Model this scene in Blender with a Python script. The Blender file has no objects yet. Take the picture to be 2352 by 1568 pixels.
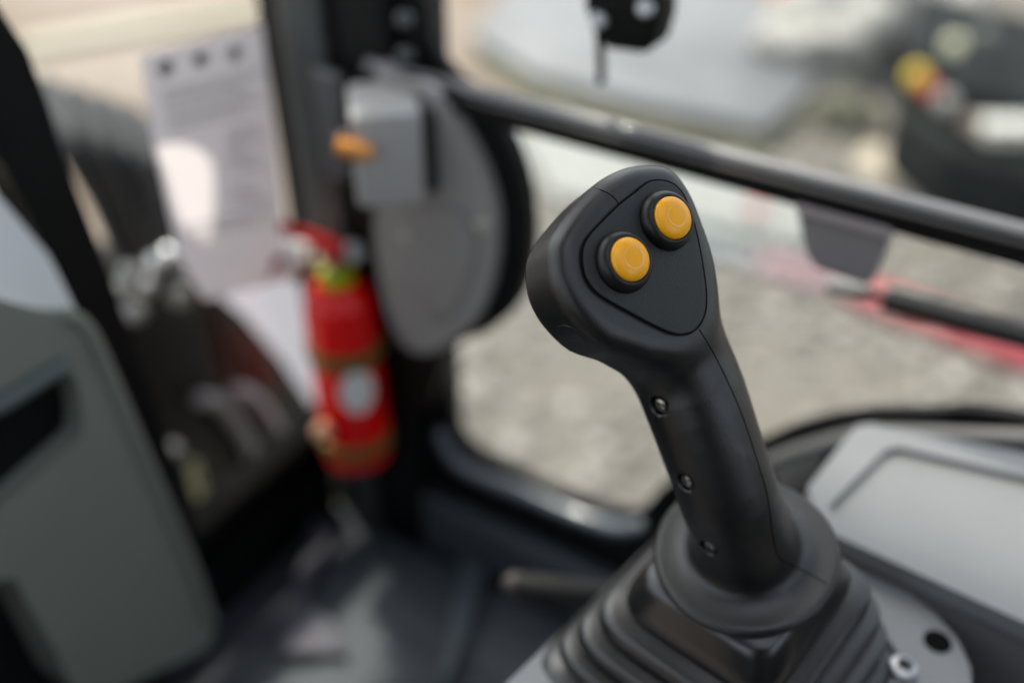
import bpy, bmesh, math, random
import numpy as np
from mathutils import Vector, Matrix, noise as mnoise
from mathutils.bvhtree import BVHTree
random.seed(4)
rng = np.random.default_rng(4)
sc = bpy.context.scene
col = sc.collection
R_ = math.radians

# ------------------------------------------------------------------ camera, world, sun, exposure
H = 2.2                                     # camera height above the ground
PITCH = R_(37.0)
HEAD = R_(32.0)                             # heading measured from +X
hx, hy = math.cos(HEAD), math.sin(HEAD)
F = Vector((math.cos(PITCH)*hx, math.cos(PITCH)*hy, -math.sin(PITCH)))
R = Vector((hy, -hx, 0.0))
U = R.cross(F)
cd = bpy.data.cameras.new('camera'); cam = bpy.data.objects.new('camera', cd); col.objects.link(cam)
cam.matrix_world = Matrix(((R.x, U.x, -F.x, 0), (R.y, U.y, -F.y, 0), (R.z, U.z, -F.z, H), (0, 0, 0, 1)))
cd.sensor_width = 36; cd.lens = 35.0
cd.clip_start = 0.02; cd.clip_end = 300
cd.dof.use_dof = True; cd.dof.focus_distance = 0.418; cd.dof.aperture_fstop = 2.05
sc.camera = cam
w = bpy.data.worlds.new("World"); sc.world = w; w.use_nodes = True
nt = w.node_tree; nt.nodes.clear()
sky = nt.nodes.new('ShaderNodeTexSky'); sky.sky_type = 'NISHITA'; sky.sun_disc = False
SUN_EL, SUN_AZ = R_(60), R_(62)            # azimuth from +X, counter-clockwise
sky.sun_elevation = SUN_EL; sky.sun_rotation = R_(90) - SUN_AZ
sky.air_density = 1.0; sky.dust_density = 3.0; sky.ozone_density = 0.6
bg = nt.nodes.new('ShaderNodeBackground'); bg.inputs['Strength'].default_value = 0.15
wo = nt.nodes.new('ShaderNodeOutputWorld')
hs_ = nt.nodes.new('ShaderNodeHueSaturation'); hs_.inputs['Saturation'].default_value = .38
nt.links.new(sky.outputs[0], hs_.inputs['Color']); nt.links.new(hs_.outputs[0], bg.inputs[0]); nt.links.new(bg.outputs[0], wo.inputs[0])
sd = bpy.data.lights.new('sun', 'SUN'); sd.energy = 2.0; sd.angle = R_(5); sd.color = (1, .93, .84)
so = bpy.data.objects.new('sun', sd); col.objects.link(so)
sdir = Vector((math.cos(SUN_EL)*math.cos(SUN_AZ), math.cos(SUN_EL)*math.sin(SUN_AZ), math.sin(SUN_EL)))
so.rotation_euler = sdir.to_track_quat('Z', 'Y').to_euler(); so.location = (0, 0, 6)
sc.view_settings.view_transform = 'Standard'; sc.view_settings.look = 'None'
sc.view_settings.exposure = 1.68; sc.view_settings.gamma = 1
sc.render.engine = 'CYCLES'; sc.cycles.use_denoising = True
sc.cycles.max_bounces = 8; sc.cycles.transparent_max_bounces = 12; sc.cycles.caustics_reflective = False
sc.cycles.sample_clamp_indirect = 6

# ------------------------------------------------------------------ helpers (positions are relative to the camera height)
FP, CX, CY = 2287.0, 1176.0, 784.0
def ray(px, py): return F + R*((px-CX)/FP) + U*((CY-py)/FP)
def at(px, py, d): return ray(px, py)*d
def onx(px, py, x): r = ray(px, py); return r*(x/r.x)
def ony(px, py, y): r = ray(px, py); return r*(y/r.y)
def onz(px, py, z): r = ray(px, py); return r*(z/r.z)
GZ = -H
ORG = {}
def link(o, base, parent):
    col.objects.link(o)
    if parent is not None:
        o.parent = parent; o.location = base - ORG[parent.name]
    else:
        o.location = base + Vector((0, 0, H))
    ORG[o.name] = base.copy()
    return o
def tag(o, label=None, cat=None, group=None, kind=None):
    if label: o['label'] = label
    if cat: o['category'] = cat
    if group: o['group'] = group
    if kind: o['kind'] = kind
    return o
def thing(name, base, label, cat, group=None):
    o = bpy.data.objects.new(name, None); o.empty_display_size = .02
    link(o, Vector(base), None); return tag(o, label, cat, group)
def finish(name, bm, m, parent=None, smooth=35, base=None):
    bmesh.ops.remove_doubles(bm, verts=bm.verts, dist=1e-6)
    bmesh.ops.recalc_face_normals(bm, faces=bm.faces)
    if base is None:
        vs = [v.co for v in bm.verts]
        lo = Vector((min(v.x for v in vs), min(v.y for v in vs), min(v.z for v in vs)))
        hi = Vector((max(v.x for v in vs), max(v.y for v in vs), max(v.z for v in vs)))
        base = (lo+hi)/2; base.z = lo.z
    for v in bm.verts: v.co -= base
    me = bpy.data.meshes.new(name); bm.to_mesh(me); bm.free()
    if smooth:
        me.shade_smooth(); me.set_sharp_from_angle(angle=R_(smooth))
    me.materials.append(m)
    o = bpy.data.objects.new(name, me)
    return link(o, base, parent)
def copy_to(o, delta, parent=None):
    c = o.copy(); col.objects.link(c)
    if parent is None and o.parent is None: c.location = o.location + delta
    else: c.parent = parent or o.parent; c.location = o.location + delta
    ORG[c.name] = ORG[o.name] + delta
    return c
def prism(bm, pts, vec, bevel=0.0, seg=3):
    vs = [bm.verts.new(p) for p in pts]; ws = [bm.verts.new(Vector(p)+vec) for p in pts]
    n = len(pts); fs = [bm.faces.new(vs), bm.faces.new(ws[::-1])]
    es = [e for f in fs for e in f.edges]
    for i in range(n): bm.faces.new((vs[i], ws[i], ws[(i+1) % n], vs[(i+1) % n]))
    if bevel:
        es = list({e for e in es} | {e for v in vs for e in v.link_edges if e.other_vert(v) in ws})
        bmesh.ops.bevel(bm, geom=es, offset=bevel, segments=seg, profile=.5, affect='EDGES', clamp_overlap=True)
def box(bm, c, ax, ay, az, bevel=0.0, seg=3):
    c = Vector(c); pts = [c-ax-ay-az, c+ax-ay-az, c+ax+ay-az, c-ax+ay-az]
    prism(bm, pts, az*2, bevel, seg)
def abox(bm, lo, hi, bevel=0.0, seg=3):
    lo, hi = Vector(lo), Vector(hi); h = (hi-lo)/2
    box(bm, (lo+hi)/2, Vector((h.x, 0, 0)), Vector((0, h.y, 0)), Vector((0, 0, h.z)), bevel, seg)
def catmull(pts, n=6, closed=False):
    P = [Vector(p) for p in pts]; out = []; N = len(P)
    for i in range(N if closed else N-1):
        p0 = P[(i-1) % N] if (closed or i > 0) else P[0]*2-P[1]
        p1, p2 = P[i], P[(i+1) % N]
        p3 = P[(i+2) % N] if (closed or i+2 < N) else P[-1]*2-P[-2]
        for k in range(n):
            t = k/n
            out.append(.5*((2*p1)+(p2-p0)*t+(2*p0-5*p1+4*p2-p3)*t*t+(3*p1-p0-3*p2+p3)*t**3))
    if not closed: out.append(P[-1])
    return out
def tube(bm, path, r, seg=12, closed=False, flat=None):
    P = [Vector(p) for p in path]; n = len(P); rs = [r[min(len(r)-1, int(i*len(r)/n))] for i in range(n)] if isinstance(r, (list, tuple)) else [r]*n
    T = []
    for i in range(n):
        a = P[(i-1) % n] if (closed or i) else P[0]; b = P[(i+1) % n] if (closed or i < n-1) else P[-1]
        T.append((b-a).normalized())
    ref = Vector((0, 0, 1)) if abs(T[0].z) < .9 else Vector((1, 0, 0))
    nrm = T[0].cross(ref).normalized(); rings = []
    for i in range(n):
        nrm = (nrm - T[i]*nrm.dot(T[i])).normalized(); bi = T[i].cross(nrm)
        rings.append([bm.verts.new(P[i] + (nrm*math.cos(2*math.pi*k/seg) + bi*math.sin(2*math.pi*k/seg))*rs[i]) for k in range(seg)])
    for i in range(n if closed else n-1):
        a, b = rings[i], rings[(i+1) % n]
        for k in range(seg): bm.faces.new((a[k], a[(k+1) % seg], b[(k+1) % seg], b[k]))
    if not closed:
        bm.faces.new(rings[0][::-1]); bm.faces.new(rings[-1])
def lathe(bm, prof, o, axis, seg=48):
    axis = Vector(axis).normalized(); ref = Vector((0, 0, 1)) if abs(axis.z) < .9 else Vector((1, 0, 0))
    a = axis.cross(ref).normalized(); b = axis.cross(a); o = Vector(o); rings = []
    for (r, h) in prof:
        if r < 1e-7: rings.append([bm.verts.new(o+axis*h)])
        else: rings.append([bm.verts.new(o+axis*h+(a*math.cos(2*math.pi*k/seg)+b*math.sin(2*math.pi*k/seg))*r) for k in range(seg)])
    for A, B in zip(rings, rings[1:]):
        for k in range(seg):
            k2 = (k+1) % seg
            if len(A) == 1 and len(B) == 1: continue
            if len(A) == 1: bm.faces.new((A[0], B[k2], B[k]))
            elif len(B) == 1: bm.faces.new((A[k], A[k2], B[0]))
            else: bm.faces.new((A[k], A[k2], B[k2], B[k]))
    if len(rings[0]) > 1: bm.faces.new(rings[0][::-1])
    if len(rings[-1]) > 1: bm.faces.new(rings[-1])
def ball(bm, c, r, sub=2, scale=None):
    d = bmesh.ops.create_icosphere(bm, subdivisions=sub, radius=r)
    for v in d['verts']:
        if scale: v.co = Vector((v.co.x*scale[0], v.co.y*scale[1], v.co.z*scale[2]))
        v.co += Vector(c)
def ring_prism(bm, outer, inner, vec):
    """sheet between two outlines, thickened along vec"""
    oe = [bm.verts.new(p) for p in outer]; ie = [bm.verts.new(p) for p in inner]
    es = [bm.edges.new((L[i], L[(i+1) % len(L)])) for L in (oe, ie) for i in range(len(L))]
    bmesh.ops.triangle_fill(bm, edges=es, use_beauty=True)
    fs = list(bm.faces)
    ext = bmesh.ops.extrude_face_region(bm, geom=fs)
    for g in ext['geom']:
        if isinstance(g, bmesh.types.BMVert): g.co += vec
# ---- materials
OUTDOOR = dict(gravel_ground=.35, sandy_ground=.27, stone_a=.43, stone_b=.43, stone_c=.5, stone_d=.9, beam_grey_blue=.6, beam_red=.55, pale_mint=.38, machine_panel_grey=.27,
               dark_machine=.3, olive_cloth_shade=.5, cream_board=.40, rubble_grey=.9, rubble_pale=.9, sand_cream=.6, rib_grey=.58, dark_machine_top=.2, bluish_stone=.25,
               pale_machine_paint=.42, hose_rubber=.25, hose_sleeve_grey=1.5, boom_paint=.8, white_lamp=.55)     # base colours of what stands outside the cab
def mat(name, c, rough=.5, metal=0.0, spec=.5, var=0.0, vscale=20, bump=0.0, bscale=400, c2=None, coat=0.0, sss=0.0, detail=3, rvar=0.0):
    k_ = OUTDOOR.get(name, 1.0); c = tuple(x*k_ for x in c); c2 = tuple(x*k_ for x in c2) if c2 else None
    m = bpy.data.materials.new(name); m.use_nodes = True; t = m.node_tree; b = t.nodes['Principled BSDF']
    b.inputs['Base Color'].default_value = (*c, 1); b.inputs['Roughness'].default_value = rough
    b.inputs['Metallic'].default_value = metal; b.inputs['Specular IOR Level'].default_value = spec
    b.inputs['Coat Weight'].default_value = coat
    if sss:
        b.inputs['Subsurface Weight'].default_value = sss; b.inputs['Subsurface Radius'].default_value = (.004, .0015, .0005)
        b.inputs['Subsurface Scale'].default_value = 1.0
    tc = t.nodes.new('ShaderNodeTexCoord')
    if var or c2 or rvar:
        n = t.nodes.new('ShaderNodeTexNoise'); n.inputs['Scale'].default_value = vscale; n.inputs['Detail'].default_value = detail
        t.links.new(tc.outputs['Object'], n.inputs['Vector'])
        if var or c2:
            cr = t.nodes.new('ShaderNodeValToRGB'); cr.color_ramp.elements[0].position = .35; cr.color_ramp.elements[1].position = .65
            k2 = c2 or tuple(min(1, x*(1+var)) for x in c); k1 = c if c2 else tuple(x*(1-var) for x in c)
            cr.color_ramp.elements[0].color = (*k1, 1); cr.color_ramp.elements[1].color = (*k2, 1)
            t.links.new(n.outputs['Fac'], cr.inputs[0]); t.links.new(cr.outputs[0], b.inputs['Base Color'])
        if rvar:
            mr = t.nodes.new('ShaderNodeMapRange'); mr.inputs[3].default_value = rough-rvar; mr.inputs[4].default_value = rough+rvar
            t.links.new(n.outputs['Fac'], mr.inputs[0]); t.links.new(mr.outputs[0], b.inputs['Roughness'])
    if bump:
        n2 = t.nodes.new('ShaderNodeTexNoise'); n2.inputs['Scale'].default_value = bscale; n2.inputs['Detail'].default_value = 2
        t.links.new(tc.outputs['Object'], n2.inputs['Vector'])
        bp = t.nodes.new('ShaderNodeBump'); bp.inputs['Strength'].default_value = bump; bp.inputs['Distance'].default_value = .001
        t.links.new(n2.outputs['Fac'], bp.inputs['Height']); t.links.new(bp.outputs[0], b.inputs['Normal'])
    return m
def papermat(name, c, f=.5):
    m = mat(name, c, .7); t = m.node_tree; b = t.nodes['Principled BSDF']; o = t.nodes['Material Output']
    tl = t.nodes.new('ShaderNodeBsdfTranslucent'); tl.inputs[0].default_value = (*c, 1); mx = t.nodes.new('ShaderNodeMixShader'); mx.inputs[0].default_value = f
    t.links.new(b.outputs[0], mx.inputs[1]); t.links.new(tl.outputs[0], mx.inputs[2]); t.links.new(mx.outputs[0], o.inputs[0]); return m
def glassmat(name='window_glass', dust=(.01, .055)):
    m = bpy.data.materials.new(name); m.use_nodes = True; t = m.node_tree; t.nodes.clear()
    o = t.nodes.new('ShaderNodeOutputMaterial'); mx = t.nodes.new('ShaderNodeMixShader')
    tr = t.nodes.new('ShaderNodeBsdfTransparent'); tr.inputs[0].default_value = (.79, .81, .79, 1)
    gl = t.nodes.new('ShaderNodeBsdfGlossy'); gl.inputs['Roughness'].default_value = .02
    fr = t.nodes.new('ShaderNodeFresnel'); fr.inputs['IOR'].default_value = 1.28
    t.links.new(fr.outputs[0], mx.inputs[0]); t.links.new(tr.outputs[0], mx.inputs[1]); t.links.new(gl.outputs[0], mx.inputs[2])
    df = t.nodes.new('ShaderNodeBsdfDiffuse'); df.inputs[0].default_value = (.6, .6, .58, 1); m2 = t.nodes.new('ShaderNodeMixShader')
    tc = t.nodes.new('ShaderNodeTexCoord'); nz = t.nodes.new('ShaderNodeTexNoise'); nz.inputs['Scale'].default_value = 6; nz.inputs['Detail'].default_value = 5
    mr = t.nodes.new('ShaderNodeMapRange'); mr.inputs[1].default_value = .3; mr.inputs[2].default_value = .7; mr.inputs[3].default_value = dust[0]; mr.inputs[4].default_value = dust[1]
    t.links.new(tc.outputs['Object'], nz.inputs['Vector']); t.links.new(nz.outputs['Fac'], mr.inputs[0]); t.links.new(mr.outputs[0], m2.inputs[0])
    t.links.new(mx.outputs[0], m2.inputs[1]); t.links.new(df.outputs[0], m2.inputs[2]); t.links.new(m2.outputs[0], o.inputs[0]); return m
M = {}
M['grip'] = mat('grip_rubber', (.0055, .006, .006), .33, spec=.62, bump=.2, bscale=2100, rvar=.08, vscale=45)
M['plate'] = mat('plate_plastic', (.009, .0105, .0105), .44, spec=.42, bump=.3, bscale=1700, rvar=.08, vscale=60)
M['seam'] = mat('seam_dark', (.002, .002, .002), .8, spec=.1)
M['collar'] = mat('collar_rubber', (.007, .007, .007), .4, spec=.4)
M['yellow'] = mat('button_yellow', (1.0, .44, .014), .3, sss=.25, spec=.4)
M['dimple'] = mat('button_dimple', (.90, .58, .24), .55, spec=.3, var=.03, vscale=500)
M['screw'] = mat('screw_black_steel', (.35, .33, .31), .22, metal=.9)
M['boot'] = mat('boot_rubber', (.006, .006, .0065), .3, spec=.75, coat=.1, rvar=.07, vscale=30, bump=.08, bscale=900)
M['lgrey'] = mat('console_light_grey', (.205, .21, .212), .5, bump=.12, bscale=1400, var=.03, vscale=9)
M['mgrey'] = mat('console_mid_grey', (.12, .12, .12), .55, bump=.1, bscale=1200)
M['dgrey'] = mat('dark_grey_plastic', (.065, .073, .073), .5, var=.12, vscale=8)
M['black'] = mat('black_plastic', (.006, .0065, .007), .5, spec=.25)
M['rubber'] = mat('black_rubber_seal', (.004, .0045, .0045), .6, spec=.2)
M['gloss'] = mat('black_gloss_paint', (.005, .0045, .0045), .36, spec=.25)
M['trim'] = mat('trim_warm_grey', (.31, .30, .288), .5, var=.05, vscale=10)
M['steel'] = mat('bright_steel', (.26, .26, .25), .6, metal=1)
M['zinc'] = mat('zinc', (.50, .51, .52), .42, metal=1, var=.08, vscale=200)
M['red'] = mat('extinguisher_red', (.90, .003, .004), .2)
M['redp'] = mat('red_plastic', (.6, .01, .01), .35)
M['olive'] = mat('brass_band', (.20, .15, .04), .45, metal=.3)
M['lime'] = mat('yellow_green_ring', (.42, .50, .01), .4)
M['white'] = mat('white_label', (.92, .91, .88), .5)
M['amber'] = mat('amber_lens', (.75, .30, .05), .2, coat=.5)
M['paper'] = papermat('paper', (.72, .70, .72))
M['papsun'] = papermat('paper_sunlit', (.92, .88, .87), .7)
M['ink'] = papermat('grey_ink', (.55, .52, .54))
M['inkd'] = papermat('dark_hole', (.30, .27, .29))
M['glass'] = glassmat(); M['glassf'] = glassmat('front_glass', (.0, .012))
M['floor'] = mat('floor_mat', (.048, .060, .068), .62, spec=.3, c2=(.07, .078, .092), vscale=5, bump=.3, bscale=150)
M['hose'] = mat('hose_rubber', (.05, .056, .066), .65, spec=.2, bump=.1, bscale=120)
M['hosel'] = mat('hose_sleeve_grey', (.22, .20, .21), .55)
M['case'] = mat('boom_paint', (.011, .0105, .010), .5, spec=.25, c2=(.022, .019, .015), vscale=9)
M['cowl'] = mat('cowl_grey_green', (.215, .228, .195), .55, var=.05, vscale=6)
M['cowlt'] = mat('cowl_top_sky', (.84, .87, .88), .5)  # top far paler than the face: sky reflection put into the colour
M['gravel'] = mat('gravel_ground', (.29, .265, .215), .9, c2=(.40, .37, .315), vscale=7, bump=1, bscale=30, detail=8)
M['sand'] = mat('sandy_ground', (.52, .39, .28), .9, c2=(.80, .68, .56), vscale=.9, bump=1, bscale=25, detail=7)
M['pbeam'] = mat('beam_grey_blue', (.24, .28, .30), .5, c2=(.32, .33, .33), vscale=4)
M['rbeam'] = mat('beam_red', (.50, .055, .075), .45, c2=(.58, .12, .13), vscale=6)
M['mint'] = mat('pale_mint', (.50, .53, .48), .6, c2=(.58, .60, .55), vscale=3)
M['lilac'] = mat('pale_machine_paint', (.60, .57, .63), .4, var=.06, vscale=3)
M['bodyg'] = mat('machine_panel_grey', (.40, .42, .43), .5, var=.22, vscale=2.2)
M['darkm'] = mat('dark_machine', (.03, .038, .036), .8, spec=.1, c2=(.055, .065, .06), vscale=3)
M['ylamp'] = mat('yellow_lamp', (.8, .62, .06), .3)
M['rlamp'] = mat('red_lamp', (.4, .02, .02), .3)
M['wlamp'] = mat('white_lamp', (.80, .80, .72), .3)
M['cream'] = mat('cream_board', (.72, .66, .48), .6)
M['cloth_shade'] = mat('olive_cloth_shade', (.17, .17, .11), .9, c2=(.25, .24, .17), vscale=4)  # tarpaulin cloth, and the painted shade below the steel plate
# ------------------------------------------------------------------ ground
SBX = [-60, 0, 2.2, 3.2, 3.9, 4.9, 9, 40]; SBY = [30, .9, 1.9, 2.1, 2.25, 2.95, 5.6, 24]
def in_sand(x, y): return y > np.interp(x, SBX, SBY)
bm = bmesh.new()
S = 60
for (pts) in ([(-S, -S, GZ), (S, -S, GZ), (S, S, GZ), (-S, S, GZ)],):
    bm.faces.new([bm.verts.new(p) for p in pts])
tag(finish('ground', bm, M['gravel'], smooth=0, base=Vector((0, 0, GZ))), kind='structure')
bm = bmesh.new()
pts = list(zip(SBX, SBY))[1:]+[(40, 50), (-40, 50), (-40, .9)]
bm.faces.new([bm.verts.new((x, y, GZ+.004)) for x, y in pts])
tag(finish('sandy_ground', bm, M['sand'], smooth=0, base=Vector((0, 0, GZ+.004))), kind='structure')
# loose stones: one object, nobody could count them
def stones(name, n, area, mset, smin, smax, sandy):
    bm = bmesh.new(); tmpl = bmesh.new(); bmesh.ops.create_icosphere(tmpl, subdivisions=1, radius=1)
    tv = [v.co.copy() for v in tmpl.verts]; tf = [[v.index for v in f.verts] for f in tmpl.faces]; tmpl.free()
    V, Fc, mi = [], [], []
    k = 0
    while k < n:
        x = random.uniform(area[0], area[1]); y = random.uniform(area[2], area[3])
        if in_sand(x, y) != sandy: continue
        if mnoise.noise(Vector((x*1.3, y*1.3, 3))) + random.uniform(-.4, .4) < -.15: continue
        s = smin + (smax-smin)*random.random()**3; a = random.random()*6.28; ca, sa = math.cos(a), math.sin(a)
        sx, sy, sz = s*random.uniform(.8, 1.3), s*random.uniform(.7, 1.1), s*random.uniform(.4, .7)
        b0 = len(V)
        for v in tv:
            j = random.uniform(.85, 1.15); vx, vy = v.x*sx*j, v.y*sy*j
            V.append((x+vx*ca-vy*sa, y+vx*sa+vy*ca, GZ+sz*.5+v.z*sz*j))
        q = random.choices(range(len(mset)), weights=[7, 3, 2, .12][:len(mset)])[0]
        for f in tf: Fc.append([b0+i for i in f]); mi.append(q)
        k += 1
    me = bpy.data.meshes.new(name); me.from_pydata(V, [], Fc)
    for m_ in mset: me.materials.append(m_)
    me.polygons.foreach_set('material_index', mi); me.update()
    o = bpy.data.objects.new(name, me); link(o, Vector((0, 0, 0)), None)
    return o
st = [mat('stone_a', (.44, .41, .36), .8), mat('stone_b', (.31, .285, .25), .85), mat('stone_c', (.60, .58, .53), .7), mat('stone_d', (.78, .77, .73), .5)]
tag(stones('gravel', 9000, (1.2, 5.2, -3.0, 3.2), st, .012, .05, False), 'loose grey gravel scattered on the ground outside', 'gravel', kind='stuff')

# ------------------------------------------------------------------ outside things
# steel beam lying on the gravel: grey-blue far end, red near end
A = onz(1560, 555, GZ); Bp = onz(1950, 678, GZ); Mp = onz(1740, 612, GZ); Cp = onz(2480, 880, GZ)
t = thing('painted_beam', (A+Cp)/2, 'long low steel beam lying on the gravel, grey at one end and red at the other', 'beam')
def beam(name, P, Q, wd, hgt, m):
    d = (Q-P).normalized(); n = Vector((-d.y, d.x, 0)); bm = bmesh.new()
    box(bm, (P+Q)/2+Vector((0, 0, hgt/2)), (Q-P)/2, n*wd/2, Vector((0, 0, hgt/2)), .01)
    return finish(name, bm, m, t)
beam('beam_end', A, Mp, .11, .045, M['pbeam']); beam('faded_section', Mp, Bp, .12, .05, mat('beam_faded', (.20, .12, .135), .6)); beam('beam_end', Bp, Cp, .15, .06, M['rbeam'])
# pale ribbed pallet box behind the grip
t = thing('plastic_pallet', onz(1550, 500, GZ), 'pale mint ribbed plastic pallet lying on the gravel just below the window rail', 'pallet')
mp = [onz(1150, 250, GZ), onz(1880, 470, GZ), onz(1850, 600, GZ), onz(1560, 530, GZ), onz(1260, 470, GZ)]
bm = bmesh.new(); prism(bm, mp, Vector((0, 0, .06)), .01, 2); finish('pallet_deck', bm, M['mint'], t)
bm = bmesh.new()
for k in range(16):
    f_ = (k+.5)/16; p0 = mp[0].lerp(mp[1], f_); p1 = mp[4].lerp(mp[2], f_)
    pe = p0.lerp(p1, .92); q = (p0.lerp(p1, .05)+pe)/2+Vector((0, 0, .066)); dd = (pe-p0)/2; n = Vector((-dd.y, dd.x, 0)).normalized()
    box(bm, q, dd, n*.012, Vector((0, 0, .006)), .003)
finish('deck_rib', bm, mat('rib_grey', (.40, .42, .40), .6), t)
c = onz(1738, 478, GZ+.085); bm = bmesh.new(); box(bm, c, Vector((.03, .0, 0)), Vector((0, .045, 0)), Vector((0, 0, .006)), .003); finish('red_tag', bm, M['rbeam'], t)
# light grey machine body (upper pane)
foot = [onz(1085, 120, GZ), onz(1230, 215, GZ), onz(1480, 285, GZ), onz(1750, 345, GZ), onz(1860, 250, GZ)]
back = Vector((1.4, .5, 0))
foot += [foot[-1]+back, foot[0]+back]
t = thing('steel_plate', sum((Vector(p) for p in foot), Vector())/len(foot), 'large light grey steel plate with its shade built as an olive slab beyond the upper window pane', 'plate')
bm = bmesh.new(); prism(bm, [p+Vector((0, 0, .05)) for p in foot], Vector((0, 0, .07)), .02, 3); finish('plate_top', bm, M['bodyg'], t)
bm = bmesh.new(); prism(bm, [p*.965+Vector((0, 0, -.077)) for p in foot], Vector((0, 0, .045)), .01, 2); finish('plate_shade', bm, M['cloth_shade'], t)  # olive slab stands in for the shade along the plate
q = onz(1790, -5, GZ+.14); bm = bmesh.new(); lathe(bm, [(.05, 0), (.05, .05), (.03, .075), (0, .08)], q-Vector((0, 0, .02)), (0, 0, 1), 20); finish('marker_light', bm, mat('orange_lamp', (.9, .3, .05), .3), t)
# rubble / cloth heaps between bucket and dark machine
def heap(name, px, py, r, hh, m, label, cat, seed, sq=1.0):
    c = onz(px, py, GZ); bm = bmesh.new(); dd = bmesh.ops.create_icosphere(bm, subdivisions=4, radius=1)
    for v in dd['verts']:
        q = v.co.copy(); nn = mnoise.fractal(q*1.7+Vector((seed, 0, 0)), 1, 2, 4)
        v.co = Vector((q.x*r*sq, q.y*r, max(q.z, -.05)*hh))*(1+.35*nn)+c
    o = finish(name, bm, m, smooth=60); return tag(o, label, cat)
heap('rubble_heap', 1900, 150, .42, .45, mat('rubble_grey', (.26, .26, .24), .9, c2=(.42, .41, .37), vscale=6), 'grey rubble heap on the ground left of the dark machine', 'heap', 3)
heap('rubble_heap', 2050, 60, .45, .5, mat('rubble_pale', (.30, .29, .26), .9, c2=(.46, .44, .40), vscale=5), 'pale rubble heap behind the dark machine', 'heap', 9)
heap('tarpaulin', 1930, 285, .18, .16, M['cloth_shade'], 'small crumpled olive tarpaulin on the ground beside the dark machine', 'tarpaulin', 5)
heap('sand_heap', 2060, 385, .20, .05, mat('sand_cream', (.62, .54, .40), .9), 'low cream sand heap in front of the dark machine', 'heap', 6)
# dark parked machine at upper right
f = [onz(2020, 400, GZ), onz(2130, 500, GZ), onz(2330, 560, GZ), onz(2600, 600, GZ)]
bk = Vector((1.3, .25, 0)); t = thing('parked_machine', (f[0]+f[3])/2+bk*.5, 'dark green machine with round lamps parked beyond the window', 'machine')
bm = bmesh.new(); prism(bm, [p+Vector((0, 0, .02)) for p in f]+[f[3]+bk, f[0]+bk], Vector((0, 0, .33)), .05, 4); finish('chassis', bm, M['darkm'], t)
bm = bmesh.new(); g = [p+Vector((.12, .02, .34)) for p in f]; prism(bm, g+[g[3]+bk*.7, g[0]+bk*.7], Vector((0, 0, .22)), .05, 4); finish('engine_cover', bm, mat('dark_machine_top', (.03, .04, .04), .85, spec=.08, c2=(.07, .085, .09), vscale=4), t)
bm = bmesh.new(); box(bm, onz(2385, 300, GZ+.62), Vector((.10, -.18, 0)), Vector((.05, .03, 0)), Vector((0, 0, .03)), .01); finish('white_stripe', bm, M['wlamp'], t)
for (px, py, rr, mm, nm) in ((2192, 104, .046, mat('lamp_pale_yellow', (.68, .68, .46), .3), 'round_lamp'), (2262, 78, .040, M['mint'], 'round_lamp'), (2106, 176, .047, M['ylamp'], 'round_lamp'),
                          (2134, 205, .040, M['rlamp'], 'tail_light'), (2172, 234, .040, M['wlamp'], 'round_lamp'), (2232, 282, .034, mat('lamp_tan', (.28, .22, .17), .4), 'round_lamp')):
    rr *= .82; q = onz(px, py, GZ+.78); ax = (-q).normalized(); bm = bmesh.new()
    lathe(bm, [(rr*.5, -.06), (rr, -.02), (rr, .01), (rr*.8, .022), (0, .03)], q, ax, 24); finish(nm, bm, mm, t)
heap('stone_block', 2085, 225, .10, .16, mat('bluish_stone', (.28, .30, .36), .7), 'bluish grey stone block beside the lamps of the dark machine', 'stone', 12)
q0, q1 = onz(2150, 520, GZ+.3), onz(2600, 360, GZ+.3)
# cream board on the sand beyond the front glass
P0, P1 = onz(60, 118, GZ), onz(760, -2, GZ); d = (P1-P0).normalized(); n = Vector((-d.y, d.x, 0)); bm = bmesh.new()
box(bm, (P0+P1)/2+Vector((0, 0, .03)), (P1-P0)/2, n*.11, Vector((0, 0, .025)), .01)
tag(finish('wooden_board', bm, M['cream'], smooth=30), 'long cream board lying on the sandy ground beyond the front glass', 'board')

# ------------------------------------------------------------------ machine front outside the cab: hoses, boom casing, body panel
YF = .62
hs = []
for k, (x0, x1, xt) in enumerate(((175, 300, 150), (235, 325, 215), (292, 350, 275), (345, 378, 330))):
    y = .80+.02*k
    p = [ony(xt-40, 210+18*k, y+.25), ony(xt-8, 262+14*k, y+.10), ony(x0, 330+16*k, y), ony((x0*2+x1)/3+22, 440, y-.01), ony((x0+2*x1)/3+22, 535, y-.01), ony(x1+18, 625, y)]
    bm = bmesh.new(); tube(bm, catmull(p, 8), .0168, 16)
    o = finish('hydraulic_hose', bm, M['hose'], smooth=60)
    tag(o, ['leftmost thick black hydraulic hose behind the front post', 'second thick black hydraulic hose from the front post', 'third thick black hydraulic hose from the front post', 'thick black hydraulic hose nearest the hanging paper'][k], 'hose', 'hydraulic hoses outside the front glass')
    q = ony(x1+20, 632, y)
    bm = bmesh.new(); lathe(bm, [(.009, -.012), (.0125, -.01), (.0125, .004), (.010, .008), (.010, .016)], q-Vector((0, 0, .006)), (0, 0, 1), 6); finish('hose_nut', bm, M['steel'], o, smooth=20)
t = thing('boom_casing', ony(550, 1000, .82), 'dark boom housing with two pale curved sleeves outside the front glass', 'boom')
pl = [(235, 655), (300, 630), (400, 640), (480, 652), (560, 725), (650, 830), (735, 945), (735, 1150), (600, 1300), (430, 1300), (330, 1000)]
bm = bmesh.new(); prism(bm, [ony(x, y, .80) for x, y in pl], Vector((0, .22, 0)), .008, 3); finish('housing', bm, M['case'], t)
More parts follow.
